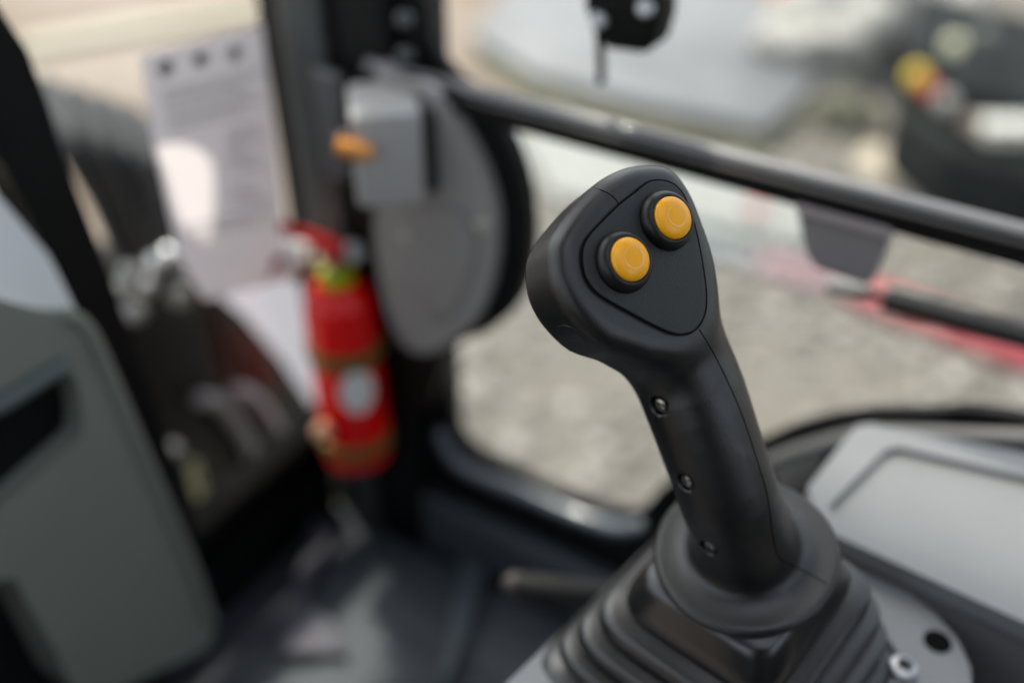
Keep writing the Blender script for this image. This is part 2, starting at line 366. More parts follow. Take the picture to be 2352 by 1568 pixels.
for (dx) in (0, 78):
    p = [(455+dx, 915-dx*.25), (500+dx, 925-dx*.2), (545+dx, 975-dx*.15), (585+dx*.9, 1050-dx*.2), (610+dx*.85, 1130-dx*.4)]
    bm = bmesh.new(); tube(bm, catmull([ony(x, y, .785) for x, y in p], 6), .0095, 14); finish('sleeve', bm, M['hosel'], t)
for (px, py, mm) in ((268, 668, 0), (310, 715, 0), (345, 610, 1), (410, 680, 0), (330, 655, 1), (300, 625, 0), (385, 590, 1), (395, 1035, 0)):
    bm = bmesh.new(); q = ony(px, py, .775); lathe(bm, [(.009, -.012), (.012, -.008), (.012, .003), (.006, .008), (0, .009)], q, (-.5, -.6, .6), 16)
    finish('hose_fitting', bm, M['zinc'] if mm else M['steel'], t, smooth=40)
bm = bmesh.new(); box(bm, ony(452, 1100, .775), Vector((.007, 0, 0)), Vector((0, .004, 0)), Vector((0, 0, .03)), .003); finish('warning_sticker', bm, mat('pale_yellow_sticker', (.55, .54, .30), .5), t)
for px in (505, 560, 600):
    bm = bmesh.new(); tube(bm, [ony(px, 720+ (px-505)*1.1, .795), ony(px+45, 900, .795)], .004, 8); finish('thin_pipe', bm, mat('pipe_brown', (.05, .042, .03), .4), t)
pl = [(400, 560), (560, 520), (800, 500), (800, 1000), (700, 1000), (440, 700)]
bm = bmesh.new(); prism(bm, [ony(x, y, 1.45 if y < 700 else .98) for x, y in pl], Vector((0, .15, -.35)), .0)
tag(finish('body_panel', bm, M['lilac']), 'pale lilac grey body panel of the machine behind the dark boom housing', 'panel')

# ------------------------------------------------------------------ cab: floor, side wall with its window, front
bm = bmesh.new(); abox(bm, (-.4, -.6, -.97), (.66, .66, -.90)); tag(finish('cab_floor', bm, M['black'], smooth=0), kind='structure')
bm = bmesh.new(); abox(bm, (-.3, -.5, -.896), (.605, .632, -.888), .003)
for k in range(3):
    x = .18+.16*k; abox(bm, (x, .05, -.890), (x+.10, .50, -.884), .003)
tag(finish('floor_mat', bm, M['floor'], smooth=30), 'dark blue grey rubber mat covering the cab floor', 'floor mat')
WX = .63
bm = bmesh.new(); abox(bm, (.606, -.40, -.887), (.628, .50, -.80), .006, 3)
tag(finish('kick_panel', bm, mat('kick_grey', (.055, .066, .074), .45, var=.15, vscale=6)), 'dark blue grey kick panel on the side wall under the side window', 'panel')
def wall(p): return [onx(x, y, WX) for x, y in p]
open_px = [(1010, 800), (1022, 870), (1040, 960), (1062, 1010), (1110, 1050), (1250, 1118), (1370, 1165), (1440, 1180), (1490, 1168), (1530, 1125), (1600, 1080), (1690, 1040), (1770, 1012), (1850, 978), (1980, 952), (2150, 950), (2352, 962)]
op = [Vector((WX, p.y, p.z)) for p in wall(open_px)]
e = op[-1]
op += [Vector((WX, -.30, -.42)), Vector((WX, -.45, -.30)), Vector((WX, -.5, -.1)), Vector((WX, -.5, .25)), Vector((WX, -.40, .33)), Vector((WX, .30, .33))]
up = [Vector((WX, q.y, q.z)) for q in wall([(958, -120), (966, 0), (976, 70), (1004, 130), (1050, 185), (1120, 260), (1100, 420), (1050, 620)])]
op += up
ops = catmull(op, 4, closed=True)
def scale_loop(L, dd):
    out = []; n = len(L)
    for i in range(n):
        tt = (L[(i+1) % n]-L[i-1]).normalized(); nn = Vector((0, tt.z, -tt.y)); out.append(L[i]+nn*dd)
    return out
t = thing('side_window', (WX, .1, -.9), 'large side window with rounded corners in a black frame behind the joystick', 'window')
bm = bmesh.new()
outer = [Vector((WX, -.75, -.95)), Vector((WX, .66, -.95)), Vector((WX, .66, .42)), Vector((WX, -.75, .42))]
ring_prism(bm, outer, ops, Vector((.012, 0, 0))); finish('window_frame', bm, M['black'], t, smooth=30)
bm = bmesh.new(); tube(bm, ops, .0055, 10, closed=True); finish('rubber_seal', bm, M['rubber'], t, smooth=60)
bm = bmesh.new(); bm.faces.new([bm.verts.new(p+Vector((.006, 0, 0))) for p in ops]); finish('glass_pane', bm, M['glass'], t, smooth=0)
sp = [(1012, 985), (1030, 1030), (1075, 1075), (1200, 1130), (1330, 1185), (1420, 1212), (1480, 1205)]
bm = bmesh.new(); tube(bm, catmull([onx(x, y, .620) for x, y in sp], 6), [.004]+[.0085]*35+[.004], 14)
finish('sill_trim', bm, mat('sill_sky_tone', (.12, .14, .16), .25, coat=.4), t)  # lighter blue-grey colour carries the sky's reflection on the sill
sp = [(1770, 1062), (1860, 1030), (1990, 1000), (2150, 1000), (2400, 1010)]
bm = bmesh.new(); tube(bm, catmull([onx(x, y, .622) for x, y in sp], 6), .008, 12); finish('sill_trim', bm, M['mgrey'], t)
# window slide rail across the window
P, Q = onx(880, 172, .600), onx(2400, 578, .600)
P.z = Q.z = (P.z+Q.z)/2
P.y += .02; Q.y -= .30
dy = Vector((0, 1, 0)); L = P.y-Q.y; mid = (P+Q)/2
t = thing('window_rail', mid, 'long glossy black rail running across the side window', 'rail')
def profile_bar(name, prof, m):
    bm = bmesh.new(); prism(bm, [Vector((mid.x+a, Q.y, mid.z+b)) for a, b in prof], Vector((0, L, 0)), .0016, 3); return finish(name, bm, m, t)
profile_bar('rail_top', [(-.002, .004), (.009, .004), (.009, .009), (.004, .0105), (-.001, .0075)], mat('rail_satin', (.15, .15, .155), .35, coat=.3))
profile_bar('rail_body', [(-.010, -.008), (.009, -.008), (.009, .0035), (-.010, .0035)], M['gloss'])
profile_bar('rail_lip', [(-.007, -.0125), (.008, -.0125), (.008, -.0085), (-.007, -.0085)], M['rubber'])
# bracket plate below rail
bm = bmesh.new(); pl = [(1822, 450), (1930, 476), (2052, 512), (2044, 550), (2004, 650), (1985, 658), (1876, 622), (1856, 604), (1842, 545)]
prism(bm, [onx(x, y, .594) for x, y in pl], Vector((.016, 0, 0)), .003, 3); finish('catch_plate', bm, mat('catch_grey', (.24, .225, .228), .45), t)
pl = [(1824, 470), (2048, 528), (2040, 550), (1828, 492)]
bm = bmesh.new(); prism(bm, [onx(x, y, .589) for x, y in pl], Vector((.012, 0, 0)), .002, 2); finish('catch_edge', bm, mat('catch_lilac', (.38, .33, .33), .35), t)
t = thing('window_wiper', onx(1950, 662, .66), 'black wiper with a pale pivot outside the glass below the catch plate', 'wiper')
bm = bmesh.new(); tube(bm, [onx(1903, 655, .66), onx(1995, 668, .66)], .006, 12); finish('pivot', bm, mat('pivot_grey', (.22, .22, .22), .7), t)
bm = bmesh.new(); tube(bm, [onx(1960, 662, .664), onx(2035, 684, .668)], .003, 8); finish('arm', bm, M['rubber'], t)
bm = bmesh.new(); box(bm, (onx(2030, 684, .67)+onx(2420, 790, .67))/2, (onx(2420, 790, .67)-onx(2030, 684, .67))/2, Vector((.008, 0, 0)), Vector((0, 0, .007)), .003)
finish('blade', bm, M['rubber'], t)
# latch at the top
t = thing('window_latch', onx(1430, 120, .62), 'black window latch with two round screws at the top edge of the glass', 'latch')
bm = bmesh.new(); pl = [(1352, -60), (1338, 10), (1350, 45), (1378, 66), (1386, 114), (1478, 126), (1498, 112), (1514, 50), (1514, -60)]
prism(bm, [onx(x, y, .600) for x, y in pl], Vector((.03, 0, 0)), .004, 3); finish('latch_body', bm, M['rubber'], t)
for (x, y) in ((1377, 46), (1483, 20)):
    bm = bmesh.new(); lathe(bm, [(.0062, -.004), (.0062, .002), (.0045, .0042), (0, .005)], onx(x, y, .599), (-1, -.2, .35), 20); finish('screw', bm, M['zinc'], t)
bm = bmesh.new(); tube(bm, [onx(1376, 60, .612), onx(1380, 130, .612), onx(1381, 190, .612)], .0032, 10); finish('latch_rod', bm, M['rubber'], t)

# unseen cab shell added to shape the light: roof with its skylight, rear wall, left side with its door window
bm = bmesh.new()
RZ = .421
ring_prism(bm, [Vector((-.80, -.95, RZ)), Vector((.70, -.95, RZ)), Vector((.70, .70, RZ)), Vector((-.80, .70, RZ))], catmull([Vector((x, y, RZ)) for x, y in ((-.20, -.82), (.38, -.82), (.42, -.78), (.42, .20), (.38, .24), (-.20, .24), (-.24, .20), (-.24, -.78))], 3, True), Vector((0, 0, .05)))
tag(finish('unseen_cab_roof', bm, M['dgrey'], smooth=30), 'unseen dark cab roof added to shape the light, with a skylight opening above the joystick', 'roof')
bm = bmesh.new()
ring_prism(bm, [Vector((x, -.95, z)) for x, z in ((-.80, -.95), (.629, -.95), (.629, RZ-.001), (-.80, RZ-.001))], catmull([Vector((x, -.95, z)) for x, z in ((-.60, -.22), (.52, -.22), (.57, -.17), (.57, .33), (.52, .38), (-.60, .38), (-.68, .33), (-.68, -.17))], 3, True), Vector((0, .05, 0)))
tag(finish('unseen_rear_wall', bm, M['black'], smooth=30), 'unseen added black rear wall of the cab with a wide window opening', 'wall')
bm = bmesh.new()
oo = [Vector((-.80, y, z)) for y, z in ((-.899, -.95), (.66, -.95), (.66, RZ-.001), (-.899, RZ-.001))]
ring_prism(bm, oo, catmull([Vector((-.80, y, z)) for y, z in ((-.02, -.35), (.50, -.35), (.54, -.30), (.54, .33), (.50, .38), (-.02, .38), (-.06, .33), (-.06, -.30))], 3, True), Vector((.04, 0, 0)))
tag(finish('unseen_cab_door', bm, M['black'], smooth=30), 'unseen added black left cab door with a wide window', 'door')

t = thing('unseen_driver_seat', (-.15, -.30, -.90), 'unseen added black driver seat with a high backrest left of the console', 'seat')  # out of view, added to block light from the left rear
fab = mat('unseen_seat_fabric', (.02, .02, .022), .85, bump=.3, bscale=600)
bm = bmesh.new(); abox(bm, (-.42, -.45, -.52), (.05, .05, -.40), .035, 4); finish('unseen_seat_cushion', bm, fab, t)
bm = bmesh.new(); prism(bm, [Vector((-.42, y, z)) for y, z in ((-.46, -.42), (-.34, -.42), (-.42, -.10), (-.48, .06), (-.56, .06), (-.54, -.10))], Vector((.47, 0, 0)), .03, 4); finish('unseen_backrest', bm, fab, t)
bm = bmesh.new(); abox(bm, (-.34, -.38, -.885), (-.03, -.02, -.525), .02, 3); finish('seat_base', bm, M['black'], t)

# corner pillar
t = thing('corner_pillar', (.63, .56, -.95), 'black cab corner pillar between the hanging paper and the grey trim cover', 'pillar')
bm = bmesh.new(); abox(bm, (.612, .50, -.948), (.70, .625, .40), .008, 3); finish('post', bm, M['black'], t)
bm = bmesh.new(); abox(bm, (.602, .562, -.90), (.6115, .612, .38), .004, 3); finish('cover_strip', bm, M['dgrey'], t)
bm = bmesh.new(); box(bm, onx(770, 290, .597), Vector((.006, 0, 0)), Vector((0, .016, 0)), Vector((0, 0, .05)), .005, 3); finish('belt_guide', bm, mat('guide_grey', (.09, .095, .10), .4), t)
for (x, y) in ((928, 45), (930, 128)):
    bm = bmesh.new(); lathe(bm, [(.0065, -.004), (.0065, .003), (.004, .005), (0, .0055)], onx(x, y, .608), (-1, 0, .3), 18); finish('bolt', bm, M['dgrey'], t)
# rounded trim cover with rubber rim
t = thing('pillar_cover', onx(1000, 800, .60), 'large rounded warm grey cover with a thick black rim beside the extinguisher', 'cover')
def shape(p, x, n=6): return catmull([onx(a, b, x) for a, b in p], n, closed=True)
rim = [(862, 172), (960, 176), (1070, 215), (1140, 280), (1190, 375), (1214, 490), (1213, 605), (1187, 698), (1130, 755), (1050, 790), (1015, 830), (985, 930), (945, 930), (900, 790), (862, 620), (838, 450), (838, 260)]
bm = bmesh.new(); prism(bm, shape(rim, .598), Vector((.014, 0, 0)), .003, 3); finish('rubber_rim', bm, M['rubber'], t)
inn = [(868, 150), (905, 185), (990, 205), (1060, 300), (1110, 400), (1136, 500), (1132, 620), (1100, 722), (1050, 775), (1000, 806), (945, 806), (905, 755), (880, 680), (862, 570), (860, 440), (858, 280)]
bm = bmesh.new(); prism(bm, shape(inn, .586), Vector((.0115, 0, 0)), .004, 4); finish('cover_plate', bm, M['trim'], t)
inn2 = [(900, 480), (1010, 470), (1085, 520), (1085, 610), (1050, 700), (1000, 745), (955, 700), (915, 600)]
bm = bmesh.new(); prism(bm, shape(inn2, .583), Vector((.0029, 0, 0)), .002, 3); finish('raised_field', bm, mat('field_grey', (.27, .26, .25), .45), t)
for (x, y, r_) in ((1108, 520, .007), (930, 545, .006)):
    bm = bmesh.new(); lathe(bm, [(r_, -.003), (r_, .001), (r_*.6, .004), (0, .0045)], onx(x, y, .583), (-1, 0, 0), 18); finish('cap_screw', bm, mat('screw_tan', (.45, .42, .36), .35), t)
# switch box with amber lens
c = at(893, 368, .775); ax = Vector((.66, -.75, 0)).normalized(); ay = Vector((ax.y, -ax.x, 0)); az = Vector((0, 0, 1))
if ay.dot(F) < 0: ay = -ay
t = thing('switch_box', c, 'small light grey plastic box with an amber lens on the pillar cover', 'switch box')
bm = bmesh.new(); box(bm, c+ay*.03, ax*.027, ay*.034, az*.040, .006, 4); finish('housing', bm, mat('box_grey', (.42, .41, .395), .45), t)
bm = bmesh.new(); box(bm, c+ax*.036+ay*.040-az*.006, ax*.010, ay*.022, az*.036, .003, 3); finish('dark_connector', bm, mat('connector', (.022, .025, .026), .4), t)
bm = bmesh.new(); tube(bm, catmull([c-ax*.038-ay*.008+az*.019, c-ax*.034-ay*.009+az*.018, c-ax*.018-ay*.009+az*.013, c-ax*.014-ay*.008+az*.012], 4), [.0045]+[.0068]*20+[.0045], 20); finish('amber_lens', bm, M['amber'], t, smooth=70)
bm = bmesh.new(); lathe(bm, [(.009, -.006), (.009, .001), (.007, .003)], c-ax*.030-ay*.001+az*.017, ax*.5-ay*.9+az*.1, 24); finish('lens_bezel', bm, mat('bezel_brown', (.06, .03, .02), .4), t)

# front glass, rail, post
t = thing('front_window', (.4, YF, -.95), 'lower front window of the cab with a thick black bottom rail', 'window')
bm = bmesh.new(); abox(bm, (-.2, .60, -.78), (.611, .64, -.725), .008, 3); finish('bottom_rail', bm, mat('rail_black', (.003, .003, .003), .85, spec=.05), t)
bm = bmesh.new(); abox(bm, (-.2, .635, -.948), (.611, .65, -.79)); finish('lower_panel', bm, M['black'], t, smooth=0)
bm = bmesh.new(); bm.faces.new([bm.verts.new(p) for p in ((-.2, .63, -.72), (.611, .63, -.72), (.611, .63, .35), (-.2, .63, .35))]); finish('glass_pane', bm, M['glassf'], t, smooth=0)
bm = bmesh.new(); pl = [(-60, -60), (10, 20), (60, 110), (110, 240), (150, 370), (250, 620), (340, 880), (450, 1200), (480, 1290), (360, 1290), (300, 1100), (200, 800), (80, 480), (0, 370), (-80, 250)]
prism(bm, [ony(x, y, .600) for x, y in pl], Vector((0, .028, 0)), .006, 3); tag(finish('front_post', bm, M['rubber']), 'thick black slanting front post left of the hanging paper', 'post')
# paper on the front glass
t = thing('paper_sheet', ony(560, 680, .617), 'white printed sheet of paper with three punched holes hanging on the front glass', 'paper')
cor = [(324, 128), (602, 58), (655, 520), (660, 640), (470, 690), (415, 600), (352, 330)]
P3 = [ony(x, y, .616) for x, y in cor]
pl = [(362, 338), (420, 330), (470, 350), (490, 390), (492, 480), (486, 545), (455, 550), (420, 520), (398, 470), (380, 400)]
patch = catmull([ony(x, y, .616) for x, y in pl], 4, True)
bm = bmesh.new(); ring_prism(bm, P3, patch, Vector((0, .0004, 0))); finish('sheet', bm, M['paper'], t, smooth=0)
for (x, y) in ((381, 157), (461, 137), (540, 124)):
    bm = bmesh.new(); lathe(bm, [(.0065, -.0004), (.0065, .0004)], ony(x, y, .6152), (0, -1, 0), 20); finish('punched_hole', bm, M['inkd'], t, smooth=0)
bm = bmesh.new()
for k in range(17):
    f_ = k/16.0; y0 = 212+f_*330; x0, x1 = 372+f_*58, 600+f_*34; y1 = y0-52+10*f_
    if k in (5, 11): continue
    if 5 < k < 15: x0 = 505+k*2; y0 = 212+f_*330-30
    a, b = ony(x0, y0, .6150), ony(x1-(k*37 % 50), y1+(k*37 % 50)*.2, .6150)
    z2 = Vector((0, 0, .0022)); prism(bm, [a, b, b-z2, a-z2], Vector((0, .0006, 0)))
finish('printed_lines', bm, M['ink'], t, smooth=0)
bm = bmesh.new(); prism(bm, patch, Vector((0, .0004, 0))); finish('sun_patch', bm, M['papsun'], t, smooth=0)  # sunlit area of the sheet, built as whiter, more translucent paper

# steering cowl at lower left
t = thing('dashboard_cowl', (.2, .56, -.80), 'big rounded grey green dashboard cowl with a dark slot', 'dashboard')
def cx_(px, py, y=.545): q = ony(px, py, y); return q
outl = [(-300, 720), (100, 715), (165, 722), (196, 745), (240, 830), (330, 1040), (430, 1270), (486, 1420), (486, 1470), (455, 1500), (330, 1555), (200, 1610), (120, 1480), (60, 1380), (0, 1330), (-300, 1500)]
slot = [(-150, 1010), (20, 925), (110, 868), (158, 858), (178, 885), (190, 950), (186, 1000), (160, 1030), (0, 1170), (-150, 1280)]
bm = bmesh.new(); oo = [ony(x, y, .545) for x, y in outl]; ii = [ony(x, y, .545) for x, y in slot]
ring_prism(bm, catmull(oo, 3, True), catmull(ii, 3, True), Vector((0, .045, 0)))
o = finish('cowl_face', bm, M['cowl'], t, smooth=40)
bm = bmesh.new(); prism(bm, catmull([p+Vector((0, .02, 0)) for p in [ony(x, y, .545) for x, y in slot]], 3, True), Vector((0, .01, 0))); finish('dark_slot', bm, M['rubber'], t)
bm = bmesh.new(); tube(bm, [ony(-150, 1000, .543), ony(20, 915, .543), ony(120, 852, .543), ony(150, 838, .543)], .007, 12); finish('slot_lip', bm, mat('lip_grey', (.10, .12, .12), .4), t)
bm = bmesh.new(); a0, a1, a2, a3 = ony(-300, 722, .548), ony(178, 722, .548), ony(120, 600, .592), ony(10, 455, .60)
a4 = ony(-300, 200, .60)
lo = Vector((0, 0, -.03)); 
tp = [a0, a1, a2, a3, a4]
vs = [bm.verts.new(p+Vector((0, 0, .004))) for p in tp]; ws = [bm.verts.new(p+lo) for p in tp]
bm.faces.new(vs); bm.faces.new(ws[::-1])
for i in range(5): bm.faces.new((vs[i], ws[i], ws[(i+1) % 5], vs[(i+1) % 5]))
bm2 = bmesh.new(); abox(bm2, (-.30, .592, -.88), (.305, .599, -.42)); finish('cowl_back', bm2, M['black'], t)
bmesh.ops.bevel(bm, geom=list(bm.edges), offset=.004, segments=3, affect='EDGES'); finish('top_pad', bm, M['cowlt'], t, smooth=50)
bm = bmesh.new(); tube(bm, catmull([ony(x, y, .545) for x, y in ((150, 722), (196, 750), (240, 836), (330, 1046), (430, 1276), (484, 1425))], 5), .0055, 12); finish('edge_bead', bm, M['cowl'], t)

# fire extinguisher
E = Vector((.575, .553, -.738)); hh = .224; er = .0355
t = thing('fire_extinguisher', E, 'small red fire extinguisher strapped to the corner pillar', 'fire extinguisher')
bm = bmesh.new(); lathe(bm, [(0, 0), (er-.006, 0), (er, .006), (er, hh-.035), (er-.003, hh-.020), (er-.011, hh-.008), (.014, hh)], E, (0, 0, 1), 48); finish('cylinder', bm, M['red'], t, smooth=40)
bm = bmesh.new(); lathe(bm, [(.016, hh-.010), (.0175, hh-.004), (.016, hh+.007), (.010, hh+.010)], E, (0, 0, 1), 32); finish('neck_ring', bm, M['lime'], t)
bm = bmesh.new(); lathe(bm, [(.007, hh+.008), (.008, hh+.026), (.006, hh+.032), (0, hh+.033)], E, (0, 0, 1), 24); finish('valve', bm, M['zinc'], t)
def aplane(px, py, d): return at(px, py, d)
bm = bmesh.new(); box(bm, (aplane(645, 520, .91)+aplane(792, 572, .91))/2, (aplane(792, 572, .91)-aplane(645, 520, .91))/2, F*.007, U*.0062, .002); finish('squeeze_handle', bm, M['redp'], t)
bm = bmesh.new(); box(bm, (aplane(725, 560, .915)+aplane(778, 604, .915))/2, (aplane(778, 604, .915)-aplane(725, 560, .915))/2, F*.007, U*.006, .002); finish('carry_handle', bm, M['redp'], t)
bm = bmesh.new(); tube(bm, catmull([aplane(745, 600, .95), aplane(700, 615, .95), aplane(665, 635, .95)], 5), .008, 12); finish('discharge_horn', bm, mat('pale_brass', (.42, .36, .28), .35), t)
bm = bmesh.new(); tube(bm, catmull([aplane(660, 592, .95), aplane(630, 602, .95), aplane(596, 622, .95)], 5), .0055, 12); finish('pull_pin_tag', bm, mat('tag_purple', (.30, .09, .13), .5), t)
for (x, y, m_) in ((815, 580, M['zinc']), (690, 578, M['white'])):
    bm = bmesh.new(); lathe(bm, [(.0105, -.005), (.0105, .003), (.008, .005), (0, .0055)], aplane(x, y, .94), -F, 24); finish('pressure_gauge', bm, m_, t)
for z in (hh*.66, .030):
    bm = bmesh.new(); lathe(bm, [(er+.0005, z-.009), (er+.003, z-.008), (er+.003, z+.008), (er+.0005, z+.009)], E, (0, 0, 1), 48)
    finish('strap', bm, M['olive'], t)
for (x, y, m_) in ((885, 785, M['olive']), (742, 990, mat('strap_clip', (.5, .27, .16), .35, metal=.4))):
    bm = bmesh.new(); lathe(bm, [(.010, -.006), (.010, .004), (.006, .007), (0, .008)], aplane(x, y, 1.0), -F, 20); finish('strap_clip', bm, m_, t)
# curved white label on the cylinder
bm = bmesh.new(); toC = math.atan2(-E.y, -E.x); rows = []
for i in range(13):
    for j in range(9): pass
g = []
for j in range(9):
    row = []
    for i in range(13):
        u_, v_ = (i/12-.5)*2, (j/8-.5)*2; s_ = math.sqrt(max(0, 1-v_*v_*.92))
        a = toC+.18+u_*.50*s_; row.append(bm.verts.new((E.x+(er+.0007)*math.cos(a), E.y+(er+.0007)*math.sin(a), E.z+hh*.50+v_*.026)))
    g.append(row)
for j in range(8):
    for i in range(12): bm.faces.new((g[j][i], g[j][i+1], g[j+1][i+1], g[j+1][i]))
finish('round_label', bm, M['white'], t)

# lever low behind the console
bm = bmesh.new(); a, b = at(1182, 1342, .72), at(1440, 1378, .70)
tube(bm, catmull([a, a+(b-a)*.12, a+(b-a)*.4, b], 5), [.006]+[.0095]*4+[.0105]*11, 16)
o = tag(finish('floor_lever', bm, mat('lever_black', (.006, .006, .006), .55, spec=.25)), 'dark horizontal lever with a pinkish tip below the console', 'lever')
bm = bmesh.new(); ball(bm, at(1180, 1340, .715), .0085, 3); finish('lever_tip', bm, mat('tip_pink', (.035, .028, .027), .5), o)
# pedal on floor
t = thing('foot_pedal', onz(760, 1330, -.93), 'flat lilac grey foot pedal plate on the dark floor mat', 'pedal')
bm = bmesh.new(); pl = [(705, 1180), (775, 1185), (745, 1290), (690, 1370), (760, 1420), (800, 1500), (640, 1500), (650, 1400), (700, 1290)]
prism(bm, [onz(x, y, -.872) for x, y in pl], Vector((0, 0, -.012)), .004, 3); finish('pedal_plate', bm, mat('pedal_lilac', (.075, .075, .095), .7), t)
bm = bmesh.new(); pl = [(1060, 1250), (1150, 1200), (1330, 1260), (1290, 1300), (1170, 1245), (1110, 1290), (1080, 1420), (1040, 1560), (1010, 1560)]
prism(bm, [onz(x, y, -.865) for x, y in pl], Vector((0, 0, -.02)), .006, 3); tag(finish('floor_duct', bm, mat('duct_blue', (.06, .08, .095), .45)), 'raised blue grey duct edge on the floor left of the console', 'duct')
# ------------------------------------------------------------------ right console, plate and tray
a_ = Vector((math.cos(R_(-10.5)), math.sin(R_(-10.5)), 0)); b_ = Vector((-a_.y, a_.x, 0)); zz = Vector((0, 0, 1))
ZP = -.463
Dc = at(1712, 1268, .495)                                           # centre of the skirt
t = thing('side_console', Vector((.36, .06, -.95)), 'light grey right hand console that carries the joystick', 'console')
def cpt(px, py, z): return onz(px, py, z)
pl = [(1505, 1238), (1560, 1195), (1700, 1180), (1900, 1245), (2050, 1330), (2150, 1400), (2205, 1465), (2236, 1530), (2235, 1600), (2200, 1750), (1900, 2100), (1400, 1900), (1080, 1640)]
bm = bmesh.new(); prism(bm, [cpt(x, y, ZP) for x, y in pl], Vector((0, 0, -.012)), .003, 3)
finish('mounting_plate', bm, M['lgrey'], t)
bm = bmesh.new(); prism(bm, [Vector((p.x, p.y, 0))+Vector((.006, -.002, ZP-.0125)) for p in [cpt(x, y, ZP) for x, y in pl]], Vector((0, 0, -.30)), .006, 3)
finish('console_side', bm, M['mgrey'], t)
bm = bmesh.new(); lathe(bm, [(.0075, -.002), (.0075, .0006), (.0062, .0008)], cpt(2153, 1473, ZP), zz, 28); finish('plug_hole', bm, M['seam'], t)
s0 = cpt(2072, 1540, ZP)
bm = bmesh.new(); lathe(bm, [(.0078, 0), (.0078, .002), (.0072, .0045), (.0048, .0058), (.0024, .0060), (.0018, .0048), (0, .0046)], s0, zz, 32); sb = finish('pan_screw', bm, M['zinc'], t)
bm = bmesh.new()
for k in range(4):
    an = k*math.pi/4; dd = Vector((math.cos(an), math.sin(an), 0))
    box(bm, s0+zz*.0058, dd*.0042, Vector((-dd.y, dd.x, 0))*.0006, zz*.0009)
finish('drive_recess', bm, M['seam'], sb)
# tray
ZT = -.443
c0 = cpt(1975, 966, ZT); c1 = cpt(1848, 1128, ZT)
c2 = cpt(1905, 1222, ZT); c3 = cpt(2352, 1428, ZT); c4 = cpt(2352, 1040, ZT)
t = thing('storage_tray', (c2+c4)/2+Vector((0, 0, -.05)), 'light grey shallow storage tray with raised rim between joystick and window', 'tray')
da = (c3-c2).normalized(); db = (c4-c0).normalized()
o1 = [c1, c0, c0+db*.30, c2+da*.30, c2]
o1 = [o1[0]+(o1[4]-o1[0])*.3, o1[0]+(o1[1]-o1[0])*.06, o1[0]+(o1[1]-o1[0])*.93, o1[1]+db*.008]+o1[2:4]+[o1[4]]
i1 = [cpt(1905, 1160, ZT), cpt(2035, 1032, ZT), cpt(2065, 1026, ZT), cpt(2352, 1092, ZT)]
i1 += [i1[-1]+(i1[-1]-i1[-2]).normalized()*.15]
j = cpt(2352, 1362, ZT); i1 += [j+(j-cpt(1950, 1205, ZT)).normalized()*.15, j, cpt(1950, 1205, ZT), cpt(1915, 1185, ZT)]
bm = bmesh.new(); ring_prism(bm, o1, i1, Vector((0, 0, -.012)))
finish('tray_rim', bm, M['lgrey'], t, smooth=30)
bm = bmesh.new(); prism(bm, [p+Vector((0, 0, -.0050)) for p in i1], Vector((0, 0, -.003))); finish('tray_floor', bm, mat('tray_floor_grey', (.20, .206, .206), .45, var=.04, vscale=12, bump=.1, bscale=900), t)
bm = bmesh.new(); prism(bm, [p+Vector((.002, .002, -.0123)) for p in o1], Vector((0, 0, -.09)), .002, 2); finish('tray_body', bm, M['mgrey'], t)
bm = bmesh.new(); prism(bm, [onz(x, y, -.47) for x, y in ((1770, 1075), (1900, 1030), (1870, 1120), (1800, 1150))], Vector((0, 0, -.03)), .003, 2)
tag(finish('rubber_gaiter', bm, M['rubber']), 'black rubber filler between the tray and the window sill', 'gaiter')

# ------------------------------------------------------------------ the joystick
J = thing('joystick', Dc-Vector((-.01, 0, .07)), 'black ergonomic joystick with two round yellow buttons on a pleated rubber boot', 'joystick')
X, Y, Z = R, U, -F                                                  # local axes used to place the grip
def c3(x, y, z): return Vector((x, y, z))
N = np.array([.45, .16, .88]); N /= np.linalg.norm(N)
uu = np.array([1., 0, 0]) - N*N[0]; uu /= np.linalg.norm(uu); vv = np.cross(N, uu)
def camv(px, py, d): return np.array([(px-CX)/FP*d, (CY-py)/FP*d, -d])
O = camv(1490, 600, .42)
def face_uv(px, py, w=0.0):
    r = camv(px, py, 1.0); s = (O+N*w-0).dot(N)/r.dot(N); p = r*s-O; return p.dot(uu), p.dot(vv)
def c1(x, y): return ((1200+x/3.1357)*.9408, (350+y/3.1357)*.9408)
def c2_(x, y): return ((1300+x/2.6137)*.9408, (800+y/2.6137)*.9408)
def to_uvw(P): q = P-O; return np.stack([q@uu, q@vv, q@N], -1)
def from_uvw(Q): return O+Q[..., 0:1]*uu+Q[..., 1:2]*vv+Q[..., 2:3]*N
Rw = np.array([[R.x, R.y, R.z], [U.x, U.y, U.z], [-F.x, -F.y, -F.z]])      # camera axes rows
def cam2w(P): return P@Rw
outline_px = [(1490, 370), (1530, 376), (1562, 400), (1592, 446), (1617, 508), (1637, 575), (1645, 640), (1643, 700), (1628, 765), (1570, 828), (1500, 838), (1445, 822), (1375, 796), (1312, 735), (1276, 672), (1264, 610), (1268, 550), (1308, 485), (1376, 412), (1436, 378)]
o2 = [Vector((*face_uv(x, y, -.006), 0)) for x, y in outline_px]
poly = np.array([[p.x, p.y] for p in catmull(o2, 5, True)])
